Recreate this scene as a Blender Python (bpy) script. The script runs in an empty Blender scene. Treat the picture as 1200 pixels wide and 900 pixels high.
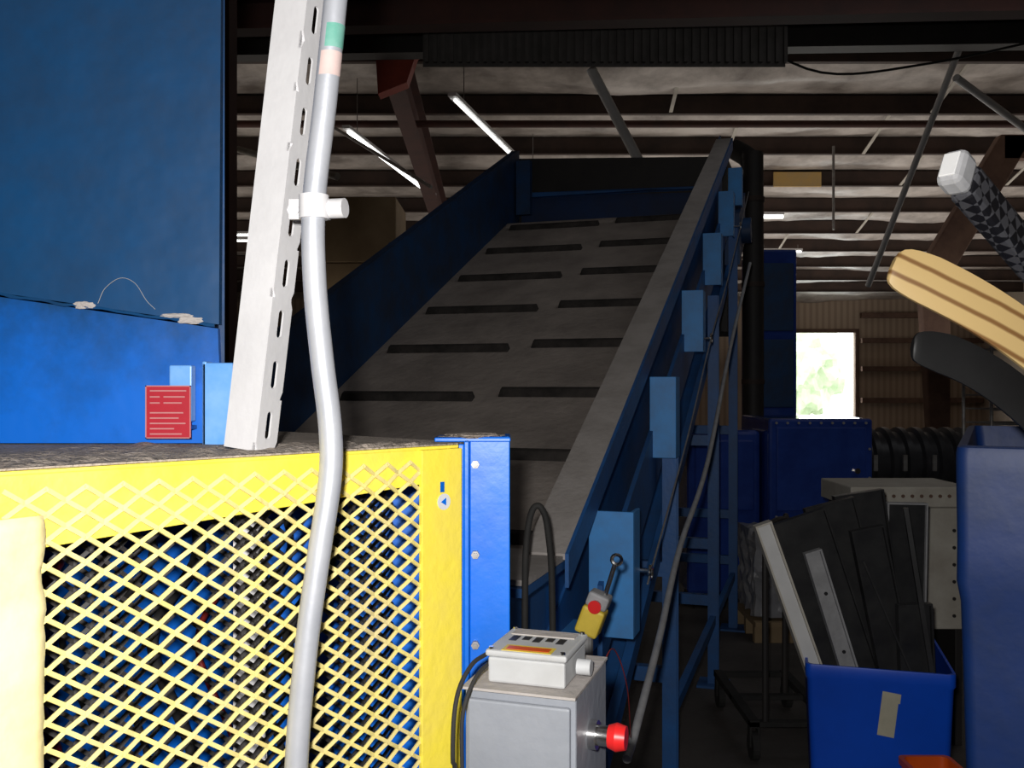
import bpy, bmesh, math, random
from mathutils import Vector, Matrix, noise
random.seed(7)
scene=bpy.context.scene
try: scene.view_settings.view_transform='Standard'
except Exception: pass
COL=scene.collection

# ------------------------------------------------------------ materials
def mat(name,c1,c2=None,scale=6.0,rough=0.5,metal=0.0,bump=0.0,bscale=60.0,amt=(0.35,0.7),coat=0.0,emit=0,detail=6):
    m=bpy.data.materials.new(name); m.use_nodes=True
    nt=m.node_tree; b=nt.nodes['Principled BSDF']
    tc=nt.nodes.new('ShaderNodeTexCoord')
    if c2 is None: c2=tuple(x*0.75 for x in c1)
    n=nt.nodes.new('ShaderNodeTexNoise'); n.inputs['Scale'].default_value=scale; n.inputs['Detail'].default_value=detail; n.inputs['Roughness'].default_value=0.65
    nt.links.new(tc.outputs['Object'],n.inputs['Vector'])
    r=nt.nodes.new('ShaderNodeValToRGB')
    r.color_ramp.elements[0].position=amt[0]; r.color_ramp.elements[1].position=amt[1]
    r.color_ramp.elements[0].color=(*c1,1); r.color_ramp.elements[1].color=(*c2,1)
    nt.links.new(n.outputs['Fac'],r.inputs['Fac']); nt.links.new(r.outputs['Color'],b.inputs['Base Color'])
    b.inputs['Roughness'].default_value=rough; b.inputs['Metallic'].default_value=metal
    b.inputs['Coat Weight'].default_value=coat
    if bump>0:
        n2=nt.nodes.new('ShaderNodeTexNoise'); n2.inputs['Scale'].default_value=bscale; n2.inputs['Detail'].default_value=4
        nt.links.new(tc.outputs['Object'],n2.inputs['Vector'])
        bp=nt.nodes.new('ShaderNodeBump'); bp.inputs['Strength'].default_value=bump; bp.inputs['Distance'].default_value=0.01
        nt.links.new(n2.outputs['Fac'],bp.inputs['Height']); nt.links.new(bp.outputs['Normal'],b.inputs['Normal'])
    if emit>0:
        b.inputs['Emission Color'].default_value=(*c1,1); b.inputs['Emission Strength'].default_value=emit
    return m
def shade_grime_mat(name,lit_clean,dim_soiled,z0,z1,rough=.45):
    # flash falloff painted as darkening up the plate (object z), mixed with noisy soiling
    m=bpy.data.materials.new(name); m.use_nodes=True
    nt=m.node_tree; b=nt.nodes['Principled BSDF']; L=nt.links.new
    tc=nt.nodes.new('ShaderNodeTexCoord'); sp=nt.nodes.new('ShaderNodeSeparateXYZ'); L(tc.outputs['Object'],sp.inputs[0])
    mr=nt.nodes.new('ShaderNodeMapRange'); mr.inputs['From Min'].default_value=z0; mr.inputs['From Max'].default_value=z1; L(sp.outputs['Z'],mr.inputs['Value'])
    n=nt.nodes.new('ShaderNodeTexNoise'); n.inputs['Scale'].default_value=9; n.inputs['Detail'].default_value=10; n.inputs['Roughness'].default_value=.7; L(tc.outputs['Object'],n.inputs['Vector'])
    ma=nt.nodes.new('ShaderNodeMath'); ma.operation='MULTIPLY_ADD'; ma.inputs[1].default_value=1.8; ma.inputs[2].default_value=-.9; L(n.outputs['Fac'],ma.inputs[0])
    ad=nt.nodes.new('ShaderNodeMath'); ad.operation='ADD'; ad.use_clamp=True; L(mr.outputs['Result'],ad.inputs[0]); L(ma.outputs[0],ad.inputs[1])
    r=nt.nodes.new('ShaderNodeValToRGB'); r.color_ramp.elements[0].color=(*lit_clean,1); r.color_ramp.elements[1].color=(*dim_soiled,1); L(ad.outputs[0],r.inputs['Fac']); L(r.outputs['Color'],b.inputs['Base Color'])
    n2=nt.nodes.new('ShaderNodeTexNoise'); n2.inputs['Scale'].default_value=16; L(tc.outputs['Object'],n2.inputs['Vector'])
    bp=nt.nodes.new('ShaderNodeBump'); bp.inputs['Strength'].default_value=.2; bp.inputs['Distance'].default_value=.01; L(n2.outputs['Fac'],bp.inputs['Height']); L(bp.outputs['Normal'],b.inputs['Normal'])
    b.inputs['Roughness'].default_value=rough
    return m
def wave_mat(name,c1,c2,scale,direction='X',rough=0.5,dist=0.6,rot=(0,0,0),pos=(.25,.6)):
    m=bpy.data.materials.new(name); m.use_nodes=True
    nt=m.node_tree; b=nt.nodes['Principled BSDF']
    tc=nt.nodes.new('ShaderNodeTexCoord'); mp=nt.nodes.new('ShaderNodeMapping'); mp.inputs['Rotation'].default_value=rot
    w=nt.nodes.new('ShaderNodeTexWave'); w.bands_direction=direction; w.inputs['Scale'].default_value=scale; w.inputs['Distortion'].default_value=dist; w.inputs['Detail Scale'].default_value=1.5
    r=nt.nodes.new('ShaderNodeValToRGB'); r.color_ramp.elements[0].color=(*c1,1); r.color_ramp.elements[1].color=(*c2,1)
    r.color_ramp.elements[0].position=pos[0]; r.color_ramp.elements[1].position=pos[1]
    nt.links.new(tc.outputs['Object'],mp.inputs['Vector']); nt.links.new(mp.outputs['Vector'],w.inputs['Vector'])
    nt.links.new(w.outputs['Fac'],r.inputs['Fac']); nt.links.new(r.outputs['Color'],b.inputs['Base Color'])
    b.inputs['Roughness'].default_value=rough
    return m
def checker_mat(name,c1,c2,scale,rough=0.3,rot=(0,0,0)):
    m=bpy.data.materials.new(name); m.use_nodes=True
    nt=m.node_tree; b=nt.nodes['Principled BSDF']
    tc=nt.nodes.new('ShaderNodeTexCoord'); mp=nt.nodes.new('ShaderNodeMapping'); mp.inputs['Rotation'].default_value=rot
    w=nt.nodes.new('ShaderNodeTexChecker'); w.inputs['Scale'].default_value=scale
    w.inputs['Color1'].default_value=(*c1,1); w.inputs['Color2'].default_value=(*c2,1)
    nt.links.new(tc.outputs['Object'],mp.inputs['Vector']); nt.links.new(mp.outputs['Vector'],w.inputs['Vector'])
    nt.links.new(w.outputs['Color'],b.inputs['Base Color']); b.inputs['Roughness'].default_value=rough
    return m

M={}
M['blue']=mat('blue_paint',(0.0,0.125,0.56),(0.0,0.09,0.42),4,0.42,bump=.15,bscale=25)
M['bluebright']=mat('bright_blue_paint',(0.0,0.16,0.76),(0.0,0.12,0.58),5,0.4,bump=.1,bscale=25)
M['lowerplate']=shade_grime_mat('lower_plate_shaded_paint',(0.0,0.125,0.58),(0.003,0.048,0.15),.05,.22)  # bright low, darker near the seam: flash gradient put into the colour
M['hopper_up']=shade_grime_mat('hopper_paint_shaded_soiled',(0.002,0.052,0.155),(0.010,0.034,0.082),-.1,.9)  # darker paint stands in for grazing flash, with noisy soiling
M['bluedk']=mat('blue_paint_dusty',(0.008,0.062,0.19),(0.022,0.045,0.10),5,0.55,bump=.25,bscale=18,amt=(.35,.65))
M['headblue']=mat('blue_head_plate',(0.008,0.04,0.15),(0.02,0.03,0.07),3,0.6,bump=.2,bscale=10)
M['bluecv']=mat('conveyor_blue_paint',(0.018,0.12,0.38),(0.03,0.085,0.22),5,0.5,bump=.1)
M['bluelt']=mat('light_blue_paint',(0.06,0.32,0.78),(0.07,0.24,0.55),9,0.5)
M['bluepale']=mat('pale_blue_gloss',(0.20,0.42,0.80),(0.10,0.32,0.75),22,0.3,coat=.5)
M['navy']=mat('navy_gloss_paint',(0.03,0.08,0.40),(0.02,0.05,0.26),4,0.2,coat=.8,bump=.5,bscale=5)
M['yellow']=mat('yellow_paint',(0.93,0.76,0.07),(0.86,0.68,0.13),7,0.5,bump=.15,amt=(.42,.75))
M['yellowmesh']=mat('yellow_dusty_steel',(0.82,0.68,0.20),(0.68,0.56,0.27),14,0.7,bump=.3)
M['cream']=mat('flash_bleached_cream',(0.90,0.80,0.44),(0.80,0.66,0.30),12,0.8,bump=.15,bscale=50)  # pale tone puts flash overexposure of the yellow guard into the colour
M['dust']=mat('grey_brown_dust',(0.40,0.34,0.29),(0.26,0.215,0.18),18,0.95,bump=.8,bscale=120)
M['galv']=mat('galvanised_steel',(0.70,0.69,0.70),(0.60,0.59,0.60),7,0.5,metal=.1,bump=.06,bscale=90)
M['conduit']=mat('conduit_steel',(0.58,0.59,0.63),(0.46,0.48,0.53),10,0.38,metal=.4,bump=.05)
M['chrome']=mat('chrome_steel',(0.8,0.8,0.8),None,10,0.2,metal=1.0)
M['steel']=mat('dull_steel',(0.4,0.4,0.4),(0.25,0.22,0.2),20,0.5,metal=.6)
M['flex']=mat('grey_flexible_jacket',(0.36,0.36,0.37),(0.25,0.25,0.26),20,0.6)
M['black']=mat('black_plastic',(0.018,0.018,0.02),(0.04,0.04,0.04),8,0.35)
M['blackblade']=mat('black_composite',(0.008,0.008,0.009),(0.014,0.014,0.015),8,0.5)
M['drumblack']=mat('black_ribbed_metal',(0.045,0.045,0.05),(0.03,0.03,0.035),8,0.3)
M['rubber']=mat('black_rubber',(0.012,0.012,0.012),(0.03,0.028,0.026),8,0.8)
M['cleat']=mat('dusty_black_rubber',(0.020,0.018,0.016),(0.07,0.06,0.055),9,0.9)
M['rib']=mat('dusty_ribbed_steel',(0.11,0.10,0.095),(0.07,0.065,0.06),5,0.8)
M['belt']=mat('dusty_belt',(0.50,0.435,0.39),(0.29,0.25,0.225),3.2,0.9,bump=.5,bscale=30,amt=(.32,.70),detail=9)
M['railgrey']=mat('dusty_rail',(0.46,0.425,0.405),(0.33,0.30,0.28),7,0.85,bump=.2)
M['red']=mat('red_plastic',(0.75,0.02,0.02),(0.6,0.015,0.015),8,0.35)
M['redlabel']=mat('red_label_vinyl',(0.42,0.015,0.03),(0.34,0.012,0.025),8,0.4)
M['print']=mat('faded_white_print',(0.50,0.20,0.20),None,8,0.5)
M['white']=mat('white_paint',(0.7,0.7,0.7),(0.6,0.6,0.6),8,0.5)
M['greybox']=mat('grey_enclosure',(0.27,0.285,0.32),(0.21,0.225,0.255),5,0.5,bump=.1)
M['greylt']=mat('light_grey_enclosure',(0.50,0.51,0.52),(0.40,0.40,0.40),8,0.55)
M['orange']=mat('orange_plastic',(0.7,0.10,0.01),None,8,0.4)
M['primer']=mat('red_oxide_primer',(0.085,0.03,0.022),(0.05,0.022,0.018),3,0.7)
M['rust']=mat('rusty_steel',(0.20,0.12,0.085),(0.09,0.05,0.04),2,0.8)
M['primerr']=mat('red_oxide_bright',(0.42,0.06,0.03),(0.25,0.04,0.025),3,0.6)
M['purlin']=mat('dark_purlin_steel',(0.075,0.045,0.035),(0.035,0.024,0.02),2,0.7)
M['darksteel']=mat('dark_steel',(0.022,0.02,0.02),(0.035,0.03,0.028),4,0.6)
M['insul']=mat('vinyl_insulation',(0.62,0.56,0.51),(0.17,0.14,0.12),1.1,0.4,bump=.8,bscale=4.5,amt=(.38,.68))
M['stain']=mat('water_stained_panel',(0.66,0.42,0.12),(0.45,0.36,0.24),1.5,0.8)
M['wall']=wave_mat('tan_wall_siding',(0.38,0.29,0.22),(0.48,0.38,0.29),1.6,'X',.8,.0)
M['walld']=mat('dark_wall',(0.06,0.045,0.035),(0.04,0.03,0.025),1,0.9)
M['floor']=mat('concrete_floor',(0.09,0.08,0.075),(0.045,0.04,0.036),2.0,0.75,bump=.3)
M['tan']=mat('tan_panel',(0.36,0.26,0.15),(0.26,0.18,0.10),2,0.8)
M['beige']=mat('beige_metal',(0.58,0.55,0.48),(0.44,0.40,0.34),7,0.6)
M['blueplastic']=mat('blue_bin_plastic',(0.004,0.032,0.17),(0.010,0.030,0.11),6,0.5,bump=.2,bscale=12,amt=(.4,.75),detail=10)
M['bluebox']=mat('blue_tote_plastic',(0.004,0.09,0.70),(0.004,0.07,0.55),3,0.45)
M['tape']=mat('masking_tape',(0.5,0.47,0.36),None,10,0.7)
M['pink']=mat('faded_pink_sticker',(0.62,0.47,0.44),None,10,0.7)
M['wood']=wave_mat('laminated_wood',(0.30,0.15,0.05),(0.80,0.56,0.24),10,'X',.45,.4,rot=(0,math.radians(62),0),pos=(.03,.26))
M['carbon']=checker_mat('woven_carbon',(0.008,0.008,0.010),(0.055,0.055,0.062),75,.3,rot=(0,.72,.2))
M['bag']=mat('clear_plastic_film',(0.36,0.36,0.38),(0.16,0.16,0.18),3,0.3,bump=1,bscale=9)
M['tube']=mat('lit_fluorescent_tube',(1,1,.97),(1,1,.97),1,.5,emit=4)
M['green']=mat('green_sticker',(0.10,0.32,0.25),(0.2,0.4,0.34),30,.5)
M['leaf']=mat('foliage',(0.42,0.54,0.36),(0.62,0.70,0.56),2.0,.8,emit=0)
M['grass']=mat('grass',(0.5,0.54,0.44),(0.6,0.6,0.5),1.0,.9)
M['ylab']=mat('yellow_label',(0.75,0.55,0.06),None,10,.5)
M['copper']=mat('red_wire_insulation',(0.28,0.02,0.015),None,10,.5)

# ------------------------------------------------------------ builder
UP=Vector((0,0,1))
def catmull(pts,K=6):
    pts=[Vector(p) for p in pts]; out=[]
    P=[pts[0]*2-pts[1]]+pts+[pts[-1]*2-pts[-2]]
    for i in range(1,len(P)-2):
        for k in range(K):
            t=k/K; a,b,c,d=P[i-1],P[i],P[i+1],P[i+2]
            out.append(0.5*((2*b)+(c-a)*t+(2*a-5*b+4*c-d)*t*t+(3*b-a-3*c+d)*t*t*t))
    out.append(pts[-1]); return out
class B:
    def __init__(s): s.v=[]; s.f=[]; s.mi=[]; s.cur=0
    def add(s,vs,fs):
        o=len(s.v); s.v+= [Vector(v) for v in vs]
        for f in fs: s.f.append([o+i for i in f]); s.mi.append(s.cur)
        return s
    def box(s,x0,x1,y0,y1,z0,z1,M=None):
        vs=[Vector(p) for p in ((x0,y0,z0),(x1,y0,z0),(x1,y1,z0),(x0,y1,z0),(x0,y0,z1),(x1,y0,z1),(x1,y1,z1),(x0,y1,z1))]
        if M: vs=[M@v for v in vs]
        return s.add(vs,[(0,3,2,1),(4,5,6,7),(0,1,5,4),(1,2,6,5),(2,3,7,6),(3,0,4,7)])
    def hexa(s,vs):
        return s.add(vs,[(0,3,2,1),(4,5,6,7),(0,1,5,4),(1,2,6,5),(2,3,7,6),(3,0,4,7)])
    def bar(s,p,q,w,h,up=UP):
        p=Vector(p);q=Vector(q);d=(q-p).normalized(); up=Vector(up)
        a=d.cross(up)
        if a.length<1e-4: a=d.cross(Vector((1,0,0)))
        a.normalize(); b=a.cross(d).normalized()
        a=a*w/2;b=b*h/2
        return s.hexa([p-a-b,p+a-b,q+a-b,q-a-b,p-a+b,p+a+b,q+a+b,q-a+b])
    def tube(s,pts,r,n=12,smooth=True,caps=True):
        pts=[Vector(p) for p in pts]
        if smooth and len(pts)>2: pts=catmull(pts)
        o=len(s.v); m=len(pts); ref=None
        for i,p in enumerate(pts):
            d=(pts[min(i+1,m-1)]-pts[max(i-1,0)]).normalized()
            if ref is None:
                ref=d.cross(UP) if abs(d.z)<.9 else d.cross(Vector((1,0,0)))
            a=(ref-d*ref.dot(d)).normalized(); ref=a; b=d.cross(a)
            rr=r[i] if isinstance(r,(list,tuple)) else r
            for k in range(n):
                t=2*math.pi*k/n; s.v.append(p+(a*math.cos(t)+b*math.sin(t))*rr)
        for i in range(m-1):
            for k in range(n):
                s.f.append([o+i*n+k,o+i*n+(k+1)%n,o+(i+1)*n+(k+1)%n,o+(i+1)*n+k]); s.mi.append(s.cur)
        if caps:
            s.f.append([o+k for k in range(n)][::-1]); s.mi.append(s.cur)
            s.f.append([o+(m-1)*n+k for k in range(n)]); s.mi.append(s.cur)
        return s
    def cyl(s,p,q,r,n=16,r2=None):
        return s.tube([p,q],[r,r if r2 is None else r2],n,False)
    def ibeam(s,p,q,w,h,t=.015):
        p=Vector(p);q=Vector(q); d=(q-p).normalized(); a=d.cross(UP)
        if a.length<.01: a=Vector((1,0,0))
        a.normalize(); b=a.cross(d)
        s.bar(p+b*(h/2-t/2),q+b*(h/2-t/2),w,t,up=b); s.bar(p-b*(h/2-t/2),q-b*(h/2-t/2),w,t,up=b); s.bar(p,q,t,h-t,up=b)
        return s
    def done(s,name,mats,parent=None,bevel=0,smooth=False,label=None,cat=None,**kw):
        xs=[v.x for v in s.v];ys=[v.y for v in s.v];zs=[v.z for v in s.v]
        loc=Vector(((min(xs)+max(xs))/2,(min(ys)+max(ys))/2,min(zs)))
        me=bpy.data.meshes.new(name); me.from_pydata([v-loc for v in s.v],[],s.f)
        if not isinstance(mats,(list,tuple)): mats=[mats]
        for m in mats: me.materials.append(M[m] if isinstance(m,str) else m)
        for p,i in zip(me.polygons,s.mi): p.material_index=i
        bm=bmesh.new(); bm.from_mesh(me); bmesh.ops.recalc_face_normals(bm,faces=bm.faces); bm.to_mesh(me); bm.free()
        ob=bpy.data.objects.new(name,me); COL.objects.link(ob); ob.location=loc
        if smooth:
            for p in me.polygons: p.use_smooth=True
            try: me.set_sharp_from_angle(angle=math.radians(40))
            except Exception: pass
        if bevel>0:
            md=ob.modifiers.new('bevel','BEVEL'); md.width=bevel; md.segments=2; md.limit_method='ANGLE'
        if parent is not None:
            ob.parent=parent; ob.matrix_parent_inverse=Matrix.Translation(-Vector(ROOTLOC[parent.name]))
        if label: ob['label']=label
        if cat: ob['category']=cat
        for k,v in kw.items(): ob[k]=v
        return ob
ROOTLOC={}
def root(name,loc,label,cat,**kw):
    e=bpy.data.objects.new(name,None); COL.objects.link(e); e.location=loc; e.empty_display_size=.1
    ROOTLOC[e.name]=tuple(loc); e['label']=label; e['category']=cat
    for k,v in kw.items(): e[k]=v
    return e

# ------------------------------------------------------------ camera (eye 1.6 m, level)
cam=bpy.data.cameras.new('camera'); co=bpy.data.objects.new('camera',cam); COL.objects.link(co)
co.location=(0,0,1.6); co.rotation_euler=(math.pi/2,0,0); cam.lens=33; cam.sensor_width=36; cam.clip_start=.02; cam.clip_end=200
scene.camera=co

# ------------------------------------------------------------ shell
def zr(y): return 6.9-.0833*y
X0,X1,Y0,Y1=-12,15,-4,30
B().box(X0,X1,Y0,Y1,-.1,0).done('floor','floor',kind='structure')
b=B(); b.box(X0,9.05,Y1,Y1+.15,0,4.5); b.box(10.96,X1,Y1,Y1+.15,0,4.5); b.box(9.05,10.96,Y1,Y1+.15,3.24,4.5)
b.done('wall_back','wall',kind='structure')
for nm,x in (('wall_left',X0-.15),('wall_right',X1)):
    b=B(); b.hexa([Vector(p) for p in ((x,Y0,0),(x+.15,Y0,0),(x+.15,Y1,0),(x,Y1,0),(x,Y0,zr(Y0)),(x+.15,Y0,zr(Y0)),(x+.15,Y1,zr(Y1)),(x,Y1,zr(Y1)))])
    b.done(nm,'wall',kind='structure')
B().box(X0,X1,Y0-.15,Y0,0,zr(Y0)).done('wall_front','walld',kind='structure')
PY=[27.5-1.75*k for k in range(0,18)]
b=B(); ny=340; nx=180
vs=[];fs=[]
for j in range(ny+1):
    y=Y0+(Y1-Y0)*j/ny
    q=(y-27.5)/1.75; ph=q%1.0; bay=math.floor(q)
    for i in range(nx+1):
        x=X0+(X1-X0)*i/nx
        sg=.17*(0.85+.9*noise.noise(Vector((x*.35,bay*3.7,0))))
        sag=max(0,sg)*math.sin(math.pi*ph)+.06*noise.noise(Vector((x*1.1,y*2.2,3)))*math.sin(math.pi*ph)+.025*noise.noise(Vector((x*3.5,y*4,8)))*math.sin(math.pi*ph)
        vs.append((x,y,zr(y)-sag))
for j in range(ny):
    for i in range(nx):
        a=j*(nx+1)+i; fs.append((a,a+1,a+nx+2,a+nx+1))
o=len(vs)
vs+=[(X0,Y0,zr(Y0)+.15),(X1,Y0,zr(Y0)+.15),(X1,Y1,zr(Y1)+.15),(X0,Y1,zr(Y1)+.15)]; fs.append((o,o+1,o+2,o+3))
b.add(vs,fs); b.done('ceiling','insul',smooth=True,kind='structure')
b=B(); b.box(8.93,9.05,Y1-.06,Y1+.02,0,3.36); b.box(10.96,11.08,Y1-.06,Y1+.02,0,3.36); b.box(9.05,10.96,Y1-.06,Y1+.02,3.24,3.36)
b.done('trim_1','rust',kind='structure')
for k,y in enumerate(PY):
    if y<1: continue
    z=zr(y)
    b=B(); b.box(X0+.02,X1-.02,y-.008,y+.008,z-.30,z-.02); b.box(X0+.02,X1-.02,y-.08,y+.008,z-.312,z-.30); b.box(X0+.02,X1-.02,y-.008,y+.08,z-.03,z-.015)
    b.done('roof_purlin','purlin',label='dark brown steel z-shaped roof purlin under white insulation',cat='beam',group='roof purlins')
for i,(x,y) in enumerate(((2.2,12.6),(3.4,14.4),(5.6,14.4),(6.9,16.1),(4.4,17.9),(7.4,19.6),(5.9,12.6),(8.8,16.1),(6.2,21.4),(9.2,19.6))):
    b=B(); b.bar((x,y-.7,zr(y-.7)-.10),(x+.05,y+.7,zr(y+.7)-.34),.05,.012); b.done('roof_strap','beige',label='pale flat steel strap bracing between roof purlins',cat='strap',group='roof straps')
b=B(); ya,yb=3.0,29.9; x=-1.35
b.ibeam((x,ya,zr(ya)-.64),(x,yb,zr(yb)-.64),.22,.62,.02)
b.done('roof_rafter','primer',label='red-brown primed steel roof rafter above the conveyor',cat='beam')
b=B(); b.bar((x,29.75,0),(x,29.75,3.6),.25,.3); b.done('steel_column','primer',label='red-brown steel column against the tan wall',cat='column')
B().box(4.7,5.55,16.84,16.89,zr(17)-.34,zr(17)-.08).done('stained_panel','stain',label='yellow-brown water stained panel fixed to a roof purlin',cat='panel')
r=root('rigid_frame',(6.4,14,0),'rust-coloured tapered steel frame column with slanted haunch','column')
b=B(); b.hexa([Vector(p) for p in ((6.25,13.9,0),(6.5,13.9,0),(6.5,14.1,0),(6.25,14.1,0),(6.05,13.9,3.3),(6.5,13.9,3.2),(6.5,14.1,3.2),(6.05,14.1,3.3))]); b.done('column','rust',r,bevel=.02)
b=B(); b.hexa([Vector(p) for p in ((6.05,13.9,3.3),(6.5,13.9,3.2),(6.5,14.1,3.2),(6.05,14.1,3.3),(7.25,13.9,5.3),(7.75,13.9,5.3),(7.75,14.1,5.3),(7.25,14.1,5.3))]); b.done('haunch','rust',r,bevel=.02)
b=B(); b.bar((7.3,14,5.12),(14.5,14,5.12),.2,.35); b.done('rafter','rust',r)
b=B(); b.box(6.1,6.65,13.8,14.2,0,.03); b.done('base_plate','darksteel',r)
b=B(); gz=[(-1.45,5.62),(-.85,5.72),(-.82,5.3),(-1.0,5.2),(-1.1,4.9),(-1.4,4.78)]
b.add([(x,9.8,z-.15) for x,z in gz]+[(x,10.0,z-.15) for x,z in gz],[tuple(range(6)),tuple(range(11,5,-1))]+[(i,(i+1)%6,6+(i+1)%6,6+i) for i in range(6)])
b.done('gusset_bracket','primerr',label='orange-red steel haunch bracket under the roof rafter',cat='bracket')
for z in (1.0,2.0,2.9,3.7):
    b=B(); b.box(11.1,X1-.05,29.75,29.95,z,z+.16); b.done('wall_girt','rust',label='brown steel girt running along the tan siding',cat='beam',group='wall girts')
B().box(-20,45,30.2,60,-.12,-.02).done('lawn','grass',label='pale green ground outside the open doorway',cat='lawn',kind='stuff')
for i,(x,y,s) in enumerate(((11.6,37,.95),(18.5,45,1.1))):
    r=root('tree',(x,y,-.02),'sunlit pale leafy green tree outside the doorway','tree')
    B().tube([(x,y,-.02),(x+.1,y,1.2),(x,y,2.4)],[.09]*13,8).done('trunk','beige',r,smooth=True)
    bm=bmesh.new(); bmesh.ops.create_icosphere(bm,subdivisions=4,radius=1.5*s)
    b=B(); vs=[]
    for v in bm.verts:
        n=noise.noise(v.co*1.7+Vector((i*9,0,0)))+.5*noise.noise(v.co*5)
        c=v.co*(1+.35*n); vs.append((x+c.x,y+c.y,2.4*s+c.z*1.3))
    b.add(vs,[[v.index for v in f.verts] for f in bm.faces]); bm.free()
    b.done('foliage','leaf',r)

# ------------------------------------------------------------ ceiling services
def fixture(x,y,z,L,ang,hz=0,rt=.016):
    r=root('fluorescent_light',(x,y,z),'long fluorescent strip light hanging under the roof','lamp',group='fluorescent strip lights')
    c,s=math.cos(ang),math.sin(ang); d=Vector((c,s,0)); p=Vector((x,y,z))
    B().bar(p-d*L/2+UP*(rt+.034),p+d*L/2+UP*(rt+.034),.10,.04).done('housing','white',r)
    b=B(); b.cyl(p-d*L*.48,p+d*L*.48,rt,10); b.done('lamp_tube','tube',r)
    for e in (-.4,.4):
        b=B(); q=p+d*L*e; b.cyl(q+UP*.07,Vector((q.x,q.y,zr(q.y)-.20)),.006,6); b.done('hanger_rod','steel',r)
fixture(-1.75,14.2,4.85,4.4,math.radians(80))
fixture(-.12,12.8,4.82,4.6,math.radians(76),rt=.010)
fixture(6.3,22,4.7,1.0,0)
fixture(5.15,19,4.98,.7,0,rt=.03)
fixture(-5.3,18,4.45,1.2,0)
fixture(-5.6,21,4.8,1.6,0)
def pipe(name,pts,r,m,label,cat='pipe',sm=True,**k):
    return B().tube(pts,r,10,sm).done(name,m,smooth=True,label=label,cat=cat,**k)
pipe('hanging_conduit',[(.84,10,4.96),(1.35,10,3.98)],.055,'white','pale hanging pipe angled down from the beam')
pipe('brace_rod',[(4.725,9.9,5.155),(4.36,11.5,2.8)],.035,'white','long pale rod hanging diagonally from the beam',sm=False)
pipe('brace_rod',[(4.55,9.62,4.74),(5.75,10.4,4.38)],.04,'white','short pale diagonal pipe beside the frame',sm=False)
pipe('brace_rod',[(-3.0,12.5,5.4),(-.9,10.5,3.8)],.02,'steel','thin steel sag rod crossing below the insulation')
pipe('brace_rod',[(5.0,14.6,5.3),(5.0,14.6,4.0)],.02,'steel','thin vertical hanger rod under the roof')
pipe('electrical_conduit',[(-4.5,11,4.7),(-1.6,8.6,3.5)],.035,'beige','thin tan electrical conduit slanting under the rafters')
pipe('sprinkler_pipe',[(-11.9,13.0,5.2),(14.9,13.0,5.2)],.05,'primer','dark painted sprinkler pipe running across the roof')
r=root('overhead_walkway',(.8,8.1,4.25),'dark steel walkway with ribbed deck hanging above the conveyor','walkway')
for y in (7.9,8.25):
    b=B(); b.box(-.75,2.3,y,y+.05,4.62,4.72); b.done('side_channel','darksteel',r)
b=B(); b.box(-.75,2.3,7.95,8.25,4.66,4.67); b.done('deck','rubber',r)
b=B()
for i in range(44):
    x=-.73+i*.07; b.box(x,x+.030,7.86,7.905,4.30,4.60)
b.box(-.75,2.3,7.90,7.91,4.27,4.62); b.done('ribbed_kickplate','rib',r)
for x in (-.7,2.25):
    for y in (7.92,8.27):
        b=B(); b.cyl((x,y,4.7),(x,y,zr(y)-.1),.015,6); b.done('hanger_rod','darksteel',r)
B().ibeam((-3.2,6.6,4.15),(6.5,6.2,4.22),.16,.22,.02).done('crane_beam','primer',label='dark brown steel beam crossing high above the conveyor',cat='beam')
B().ibeam((-3.4,9.4,5.0),(9.5,9.2,5.12),.2,.3,.02).done('crane_beam','darksteel',label='black steel beam crossing under the roof',cat='beam')
B().ibeam((-3.4,7.4,4.72),(9.5,7.2,4.95),.16,.2,.02).done('crane_beam','darksteel',label='black steel beam crossing above the walkway',cat='beam')
pipe('cable_bundle',[(2.2,9.1,5.0),(3.0,9.1,4.62),(4.0,9.1,4.7),(5.2,9.1,4.95)],.012,'rubber','thin black cable sagging from the crossing beam','cable')

# ------------------------------------------------------------ inclined conveyor
uh=Vector((.311,.9504,0)); vh=Vector((.9504,-.311,0)); L0=Vector((-.05,7.29,2.83)); SL=.4705; W=1.6
def C(s,v,h): return L0+uh*s+vh*v+UP*(SL*s+h)
def CF(s,v,z): p=L0+uh*s+vh*v; return Vector((p.x,p.y,z))
cv=root('inclined_conveyor',(C(-2.2,.8,0).x,C(-2.2,.8,0).y,0),'tall blue inclined belt conveyor with dusty grey cleated belt','conveyor')
SB=-4.6
def slab(b,s0,s1,v0,v1,h0,h1):
    b.hexa([C(s0,v0,h0),C(s0,v1,h0),C(s1,v1,h0),C(s1,v0,h0),C(s0,v0,h1),C(s0,v1,h1),C(s1,v1,h1),C(s1,v0,h1)])
def slabf(b,s0,s1,v0,v1,z0,z1,zr1=None):
    q=z1 if zr1 is None else zr1
    b.hexa([CF(s0,v0,z0),CF(s0,v1,z0),CF(s1,v1,z0),CF(s1,v0,z0),CF(s0,v0,z1),CF(s0,v1,q),CF(s1,v1,q),CF(s1,v0,z1)])
b=B(); slab(b,SB,.05,.0,W,-.03,0)
b.tube([C(.05,0.02,-.16),C(.05,W-.02,-.16)],.16,20,False); b.tube([C(SB,0.02,-.14),C(SB,W-.02,-.14)],.14,20,False)
slab(b,SB,.05,.02,W-.02,-.31,-.29)
b.done('belt','belt',cv,smooth=True)
def cleat(s,v0,v1):
    b=B()
    b.hexa([C(s,v0,0),C(s,v1,0),C(s+.045,v1,0),C(s+.045,v0,0),C(s+.012,v0+.01,.034),C(s+.012,v1-.01,.034),C(s+.036,v1-.01,.034),C(s+.036,v0+.01,.034)])
    b.done('cleat','cleat',cv,bevel=.004)
for k in range(9):
    s=-.142-.53*k
    cleat(s,.07,.77); cleat(s+.045,.88,1.5)
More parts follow.
